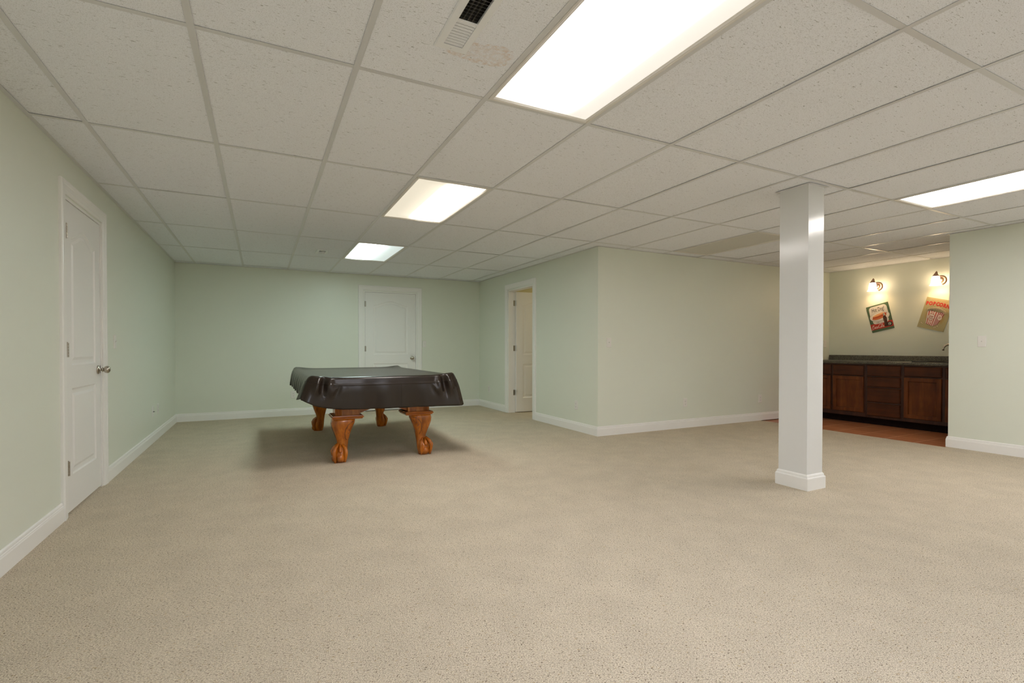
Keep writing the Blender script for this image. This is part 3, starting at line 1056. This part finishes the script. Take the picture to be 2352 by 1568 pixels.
sx0, sx1, sy0, sy1 = 2.609 - 1.215 + .02, 2.609 - .43 - .02, .075, .455    # sink cut-out in local x (from left), y
lam(.003, sx0, -.014, yb); lam(sx1, WL - .003, -.014, yb); lam(sx0, sx1, -.014, sy0); lam(sx0, sx1, sy1, yb)
rg = [[(x, y, z) for y, z in prof + [(-.014, 0)]] for x in (.003, WL - .003)]
b.rings(rg, 0, True)
b.build('top', M_LAM, ct)
b = MB()
pf = [(yb - .020, .037), (yb - .019, .100), (yb - .017, .112), (yb - .010, .118), (yb, .118), (yb, .037)]
b.rings([[(x, y, z) for y, z in pf] for x in (.012, WL - .003)], 0, False)
b.build('backsplash', M_LAM, ct, bevel=.003)
sk = empty('sink', (XF, YM, CT + .039), R(-90), label='dark drop-in sink set in the bar countertop', cat='sink')
b = MB()
e = .018
rings_ = []
for ins, z in ((-e, 0), (-e, .010), (-e + .006, .014), (.012, .013), (.020, -.002), (.028, -.15), (.07, -.165)):
    rings_.append([(sx0 + ins, sy0 + ins, z), (sx1 - ins, sy0 + ins, z), (sx1 - ins, sy1 - ins, z), (sx0 + ins, sy1 - ins, z)])
b.rings(rings_, 0, False, False, True)
b.build('basin', M_SINK, sk, bevel=.003)
b = MB(); b.lathe([(0, 0), (.035, 0), (.035, .003), (.02, .004), (0, .002)], 20, Matrix.Translation(((sx0 + sx1) / 2, (sy0 + sy1) / 2, -.1649)))
b.build('drain', M_NICKEL, sk)
fa = empty('faucet', (8.985, .86, CT + .040), 0, label='brushed nickel gooseneck faucet reaching past the wall edge', cat='faucet')
b = MB(); b.lathe([(0, 0), (.028, 0), (.028, .008), (.020, .014), (.016, .03), (.014, .08), (0, .08)], 20); b.build('base', M_NICKEL, fa)
b = MB()
pp = [(0, 0, .07), (0, 0, .14), (-.006, .006, .175)]
for k in range(1, 11):
    a = PI * k / 10
    q = .085
    d = q * (1 - math.cos(a)); pp.append((-.006 - d * .50, .006 + d * .92, .175 + .066 * math.sin(a)))
pp.append((pp[-1][0] - .002, pp[-1][1] + .001, .155))
b.tube(pp, [.012] * (len(pp) - 2) + [.0115, .0125], 14)
b.build('spout', M_NICKEL, fa)
b = MB(); b.tube([(0, 0, .075), (.012, -.02, .10), (.02, -.06, .125)], [.008, .007, .006], 10); b.build('handle', M_NICKEL, fa)

# ------------------------------------------------------------------ wall sconces
M_SHADE = bpy.data.materials.new('lit_frosted_glass'); M_SHADE.use_nodes = True
t = NT(M_SHADE)
t.b.inputs['Base Color'].default_value = (.9, .85, .75, 1)
t.b.inputs['Roughness'].default_value = .4
tc = t.n('ShaderNodeTexCoord'); sp = t.n('ShaderNodeSeparateXYZ'); t.l(tc.outputs['Object'], sp.inputs[0])
t.l(t.ramp(t.math('MULTIPLY', t.math('ADD', sp.outputs[2], .16), 6), [(.10, (1, .66, .34)), (.35, (1, .76, .50))]), t.b.inputs['Emission Color'])
mr = t.n('ShaderNodeMapRange'); t.l(sp.outputs[2], mr.inputs[0])
for i_, v_ in enumerate((-.152, -.115, 1.2, 9.5)): mr.inputs[i_ + 1].default_value = v_
t.l(mr.outputs[0], t.b.inputs['Emission Strength'])


def sconce(y, z, label):
    """origin at back plate centre on the wall; local -Y into the room, +X towards world -Y"""
    r = empty('wall_sconce', (XBAR - .001, y, z), R(-90), label=label, cat='wall lamp', group='sconces over the bar')
    b = MB()
    M = Matrix.Rotation(R(90), 4, 'X')
    b.lathe([(0, 0), (.067, 0), (.067, .004), (.060, .012), (.050, .014), (.046, .012), (.036, .015), (.030, .022), (.018, .026), (0, .027)], 36, M)
    b.build('back_plate', M_BRONZE, r)
    b = MB()
    pp = [(0, -.02, 0), (0, -.055, .008), (0, -.085, .035), (0, -.098, .075), (0, -.108, .100), (0, -.124, .110), (0, -.138, .098), (0, -.140, .088)]
    b.tube(pp, .006, 10); b.build('arm', M_BRONZE, r)
    b = MB()
    b.lathe([(0, .100), (.006, .100), (.010, .094), (.009, .088), (.016, .082), (.028, .062), (.036, .052), (.037, .045), (0, .045)], 28, Matrix.Translation((0, -.14, 0)))
    b.build('cap', M_BRONZE, r)
    b = MB()
    prof = [(.032, .046), (.038, .042), (.041, .03), (.045, .01), (.049, -.02), (.053, -.045), (.059, -.064), (.069, -.076), (.070, -.078), (.067, -.077), (.056, -.063), (.050, -.044), (.046, -.02), (.042, .01), (.038, .03), (.034, .041), (.028, .044)]
    b.lathe([(q, z_ - .0) for q, z_ in prof], 36, caps=False)
    sh = b.build('glass_shade', M_SHADE, r, loc=(0, -.14, 0))
    sh.data.transform(Matrix.Translation((0, 0, -.075))); sh.location = (0, -.14, .075)
    b = MB(); b.lathe([(0, .04), (.014, .038), (.02, .0), (.026, -.02), (.018, -.04), (0, -.046)], 16, Matrix.Translation((0, -.14, 0)))
    b.build('bulb', mat('bulb_glow', (1, .9, .7), .4, emit=(1, .70, .42), es=34), r)
    return r


sconce(1.900, 1.985, 'lit bronze wall sconce with a white bell shade above the hot dog sign')
sconce(1.130, 1.985, 'lit bronze wall sconce with a white bell shade above the popcorn sign')

# ------------------------------------------------------------------ tin signs
_pc = {}


def pmat(c, rough=.35):
    k = tuple(round(q, 3) for q in c)
    if k not in _pc: _pc[k] = mat('print_%02d' % len(_pc), c, rough)
    return _pc[k]


class Sign:
    """flat printed layers; local x right, z up, unit = metre, front -Y"""
    def __init__(s, root, name):
        s.r, s.b, s.mats, s.y, s.name = root, MB(), [], -.0016, name

    def mi(s, c):
        m = pmat(c)
        if m not in s.mats: s.mats.append(m)
        return s.mats.index(m)

    def poly(s, P, c, up=True):
        if up: s.y -= .00010
        s.b.add([(x, s.y, z) for x, z in P], [tuple(range(len(P)))[::1]], s.mi(c))

    def ell(s, cx, cz, a, b_, c, rot=0, n=36, a0=0, a1=360):
        P = []
        for i in range(n):
            t_ = R(a0 + (a1 - a0) * i / n); x, z = a * math.cos(t_), b_ * math.sin(t_)
            P.append((cx + x * math.cos(R(rot)) - z * math.sin(R(rot)), cz + x * math.sin(R(rot)) + z * math.cos(R(rot))))
        s.poly(P, c)

    def stroke(s, pts, w_, c, smooth=True, w2=None):
        """ribbon through points (Catmull-Rom)"""
        if smooth and len(pts) > 2:
            q = [pts[0]] + list(pts) + [pts[-1]]; out = []
            for i in range(1, len(q) - 2):
                for k in range(6):
                    u = k / 6
                    out.append(tuple(.5 * (2 * q[i][j] + (q[i + 1][j] - q[i - 1][j]) * u + (2 * q[i - 1][j] - 5 * q[i][j] + 4 * q[i + 1][j] - q[i + 2][j]) * u * u
                                     + (-q[i - 1][j] + 3 * q[i][j] - 3 * q[i + 1][j] + q[i + 2][j]) * u ** 3) for j in (0, 1)))
            out.append(pts[-1]); pts = out
        s.y -= .00010
        m = s.mi(c); n = len(pts); vs = []
        for i, p in enumerate(pts):
            a = Vector(pts[max(0, i - 1)]); b_ = Vector(pts[min(n - 1, i + 1)]); d = (b_ - a)
            d = d.normalized() if d.length > 0 else Vector((1, 0))
            ww = (w_ if w2 is None else w_ + (w2 - w_) * math.sin(PI * i / max(1, n - 1))) / 2
            vs += [(p[0] - d.y * ww, s.y, p[1] + d.x * ww), (p[0] + d.y * ww, s.y, p[1] - d.x * ww)]
        s.b.add(vs, [(2 * i, 2 * i + 1, 2 * i + 3, 2 * i + 2) for i in range(n - 1)], m)

    def text(s, body, x, z, h, c, sx=1, bold=0, rot=0, shear=0, align='CENTER'):
        cu = bpy.data.curves.new('t', 'FONT'); cu.body = body; cu.size = 1; cu.align_x = align; cu.offset = bold; cu.shear = shear
        cu.resolution_u = 4
        ob = bpy.data.objects.new('t', cu); COL.objects.link(ob)
        dg = bpy.context.evaluated_depsgraph_get(); me = bpy.data.meshes.new_from_object(ob.evaluated_get(dg))
        s.y -= .00010; k = h / .70; m = s.mi(c)
        cr, sr = math.cos(R(rot)), math.sin(R(rot)); vs = []
        for v in me.vertices:
            px, pz = v.co.x * k * sx, v.co.y * k
            vs.append((x + px * cr - pz * sr, s.y, z + px * sr + pz * cr))
        s.b.add(vs, [tuple(p.vertices) for p in me.polygons], m)
        bpy.data.objects.remove(ob); bpy.data.curves.remove(cu); bpy.data.meshes.remove(me)

    def done(s):
        o = s.b.build(s.name, s.mats, s.r, recalc=False)
        return o


def sign(name, y, z, w_, h_, ang, c, label):
    r = empty(name, (XBAR - .003, y, z), 0, label=label, cat='wall sign', group='tin signs over the bar')
    r.rotation_euler = (Matrix.Rotation(R(-90), 4, 'Z') @ Matrix.Rotation(R(-ang), 4, 'Y')).to_euler()
    b = MB(); b.box(-w_ / 2, -.0016, -h_ / 2, w_ / 2, .001, h_ / 2); b.build('tin_plate', pmat(c), r)
    return r


CREAM, GREEN, RED, INK = (.66, .64, .60), (.075, .13, .065), (.50, .035, .022), (.02, .018, .02)
# hot dog sign .30 x .40
r = sign('tin_sign', 1.868, 1.520, .300, .400, 13.2, GREEN, 'green and cream tin sign showing a hot dog and a cola bottle')
s = Sign(r, 'printed_art')
s.poly([(-.15, -.165), (.15, -.165), (.15, -.075), (-.15, -.075)], RED)


def rrect(x0, z0, x1, z1, q, n=6, top=0, bot=0):
    P = []
    for cx, cz, a0 in ((x1 - q, z0 + q, -90), (x1 - q, z1 - q, 0), (x0 + q, z1 - q, 90), (x0 + q, z0 + q, 180)):
        for i in range(n + 1):
            a = R(a0 + 90 * i / n); P.append((cx + q * math.cos(a), cz + q * math.sin(a)))
    return P


s.poly(rrect(-.122, .04, .122, .182, .045), CREAM)
s.poly([(-.122, .10), (.122, .10), (.125, .02), (-.125, .02)], CREAM)
s.poly(rrect(-.105, -.085, .108, .03, .035), CREAM)
s.ell(0, .018, .136, .075, INK); s.ell(0, .0195, .1345, .0735, (.60, .60, .56))
s.ell(0, .004, .125, .062, (.30, .31, .30)); s.ell(0, .012, .128, .064, CREAM); s.ell(0, .022, .112, .052, (.78, .75, .68))
# bun and sausage
s.ell(-.004, .010, .100, .030, (.40, .09, .02), 8); s.ell(-.004, .014, .096, .026, (.62, .20, .07), 8)
s.ell(.002, .028, .102, .022, (.33, .03, .01), 9); s.ell(.002, .031, .098, .018, (.55, .08, .03), 9)
s.ell(-.006, .042, .088, .018, (.45, .14, .04), 9); s.ell(-.006, .045, .082, .013, (.72, .34, .14), 9)
s.stroke([(-.08, .030), (-.05, .045), (-.02, .042), (.01, .053), (.04, .052), (.07, .064)], .004, (.85, .55, .30))
s.text('Hot Dog!', 0, .098, .060, INK, .52, .006)
for k in range(3): s.ell(-.055 + .014 * k, -.068, .005, .004, INK, n=10)
# bottle
BOT = (.055, .018, .010)
bp = [(.012, .050), (.012, .045), (.010, .030), (.014, .010), (.022, -.010), (.026, -.030), (.023, -.060), (.021, -.080), (.025, -.105), (.027, -.130), (.022, -.150)]
cxb = .062
s.poly([(cxb - a, z) for a, z in bp] + [(cxb + a, z) for a, z in bp[::-1]], BOT)
s.poly([(cxb - .011, .052), (cxb + .011, .052), (cxb + .013, .014), (cxb - .013, .014)][::-1], (.40, .42, .38))
s.stroke([(cxb - .005, .05), (cxb - .005, .02)], .004, (.10, .06, .04), False); s.stroke([(cxb + .007, .05), (cxb + .007, .02)], .003, (.75, .74, .68), False)
s.stroke([(cxb - .016, -.02), (cxb - .013, -.07), (cxb - .017, -.12)], .003, (.30, .16, .10)); s.stroke([(cxb + .01, -.03), (cxb + .010, -.05)], .006, (.20, .10, .07), False)
# price roundel
s.ell(.108, -.122, .034, .032, INK); s.text('15', .102, -.138, .034, (.80, .80, .62), .78, .02); s.text('¢', .129, -.128, .018, (.55, .58, .35), .8)
# script lettering on the red band
W = (.82, .78, .70)


def script(x, z, k=1.0):
    def T(P): return [(x + a * k, z + c_ * k) for a, c_ in P]
    st = lambda P, w_=.0035, w2=.0062: s.stroke(T(P), w_ * k, W, True, w2 * k)
    # capital C
    st([(.034, .050), (.030, .060), (.018, .058), (.004, .040), (-.002, .018), (.004, .002), (.018, .000), (.030, .010)])
    st([(.004, .002), (-.010, -.006), (-.012, -.016), (-.002, -.018)], .002, .004)
    st([(.018, .058), (.016, .044), (.022, .036), (.028, .046)], .002, .004)
    # o c a
    st([(.040, .030), (.032, .024), (.030, .010), (.037, .002), (.044, .008), (.045, .022), (.040, .030)])
    st([(.064, .026), (.058, .031), (.051, .024), (.050, .010), (.056, .001), (.066, .008)])
    st([(.084, .028), (.076, .031), (.070, .022), (.070, .008), (.076, .001), (.083, .010), (.086, .030), (.085, .006), (.092, .003)])
    st([(.090, .015), (.100, .017)], .003, .004)
    # capital C with its long tail
    st([(.140, .050), (.136, .062), (.122, .060), (.108, .042), (.103, .018), (.110, .002), (.124, .001), (.134, .010)])
    st([(.122, .060), (.140, .066), (.165, .054), (.185, .058)], .002, .005)
    # o l a
    st([(.143, .030), (.136, .022), (.135, .008), (.141, .002), (.148, .008), (.149, .022), (.143, .030)])
    st([(.156, .014), (.166, .048), (.170, .058), (.164, .056), (.158, .030), (.157, .006), (.164, .003)])
    st([(.186, .028), (.178, .031), (.172, .022), (.171, .008), (.178, .001), (.185, .010), (.188, .030), (.187, .006), (.194, .004)])


script(-.128, -.148, .83)
s.done()

# popcorn sign .315 x .42
TAN = (.48, .42, .22)
r = sign('tin_sign', 1.190, 1.528, .315, .425, -16.0, TAN, 'tan tin sign showing a red striped popcorn box')
s = Sign(r, 'printed_art')
s.ell(-.082, -.03, .035, .07, (.48, .38, .18)); s.ell(.092, -.05, .030, .07, (.48, .38, .18))
s.ell(-.078, -.03, .024, .05, (.48, .33, .14)); s.ell(.088, -.05, .020, .05, (.48, .33, .14))
s.text('HOT BUTTERED', 0, .172, .017, (.52, .24, .12), 1.05, .0)
for i, ch in enumerate('POPCORN'):
    x = -.128 + i * .0395
    s.text(ch, x, .112 - .0010 * (i - 3) ** 2 + .004, .046, (.55, .05, .035), .76, .075, -2 * (i - 3))
# box: two faces of a tapered carton
A, B_, C_, D_ = (-.098, .045), (.030, .030), (.016, -.165), (-.072, -.145)
E_, F_ = (.108, .048), (.062, -.128)
PK, WHT, DK = (.55, .10, .08), (.80, .72, .66), (.10, .03, .03)


def lerp(p, q, u): return (p[0] + (q[0] - p[0]) * u, p[1] + (q[1] - p[1]) * u)


s.poly([(-.101, .048), (.032, .033), (.018, -.168), (-.074, -.148)][::-1], DK); s.poly([(.030, .033), (.111, .051), (.064, -.131), (.016, -.168)][::-1], DK)
s.poly([A, B_, C_, D_][::-1], WHT); s.poly([B_, E_, F_, C_][::-1], (.68, .50, .48))
for k in range(9):
    if k % 2 == 0: continue
    u0, u1 = k / 9, (k + 1) / 9
    s.poly([lerp(A, B_, u0), lerp(A, B_, u1), lerp(D_, C_, u1), lerp(D_, C_, u0)][::-1], PK, k == 1)
for k in range(7):
    if k % 2: continue
    u0, u1 = k / 7, (k + 1) / 7
    s.poly([lerp(B_, E_, u0), lerp(B_, E_, u1), lerp(C_, F_, u1), lerp(C_, F_, u0)][::-1], (.42, .09, .09), k == 0)
s.ell(-.034, -.045, .040, .044, DK); s.ell(-.034, -.045, .037, .041, WHT)
s.text('pop', -.034, -.044, .022, (.30, .03, .02), 1.0, .03, -2); s.text('corn', -.034, -.070, .020, (.30, .03, .02), .92, .03, -2)
s.poly([(-.060, .028), (-.008, .024), (-.010, .005), (-.058, .008)][::-1], WHT); s.stroke([(-.052, .018), (-.018, .015)], .006, PK, False)
s.poly([(-.056, -.098), (-.016, -.102), (-.018, -.124), (-.052, -.120)][::-1], WHT); s.stroke([(-.048, -.106), (-.022, -.110)], .004, PK, False); s.stroke([(-.046, -.114), (-.024, -.117)], .003, PK, False)
s.ell(.064, -.035, .024, .036, WHT, 8); s.text('pop', .064, -.030, .015, (.35, .04, .04), .8, .03, 6); s.text('corn', .062, -.048, .014, (.35, .04, .04), .72, .03, 6)
rnd = random.Random(3)
KC = (.76, .66, .44)
heap = [(-.095 + .205 * i / 13, .048 + .030 * math.sin(PI * i / 13) * 1.2) for i in range(14)]
for row in range(3):
    for x, z in heap:
        xx, zz = x + rnd.uniform(-.006, .006), z - .012 * (1 - row) * 1.0 - .004
        s.ell(xx, zz, .0125, .0105, (.14, .10, .05), rnd.uniform(0, 90), 10); s.ell(xx, zz, .0108, .0088, KC, rnd.uniform(0, 90), 10)
        s.ell(xx + .002, zz - .002, .004, .003, (.38, .30, .15), 0, 8)
for x, z in ((-.105, -.150), (-.118, -.142), (.045, -.178), (.058, -.170), (.075, -.150)):
    s.ell(x, z, .012, .009, (.08, .06, .03), 20, 10); s.ell(x, z, .010, .007, KC, 20, 10)
s.done()
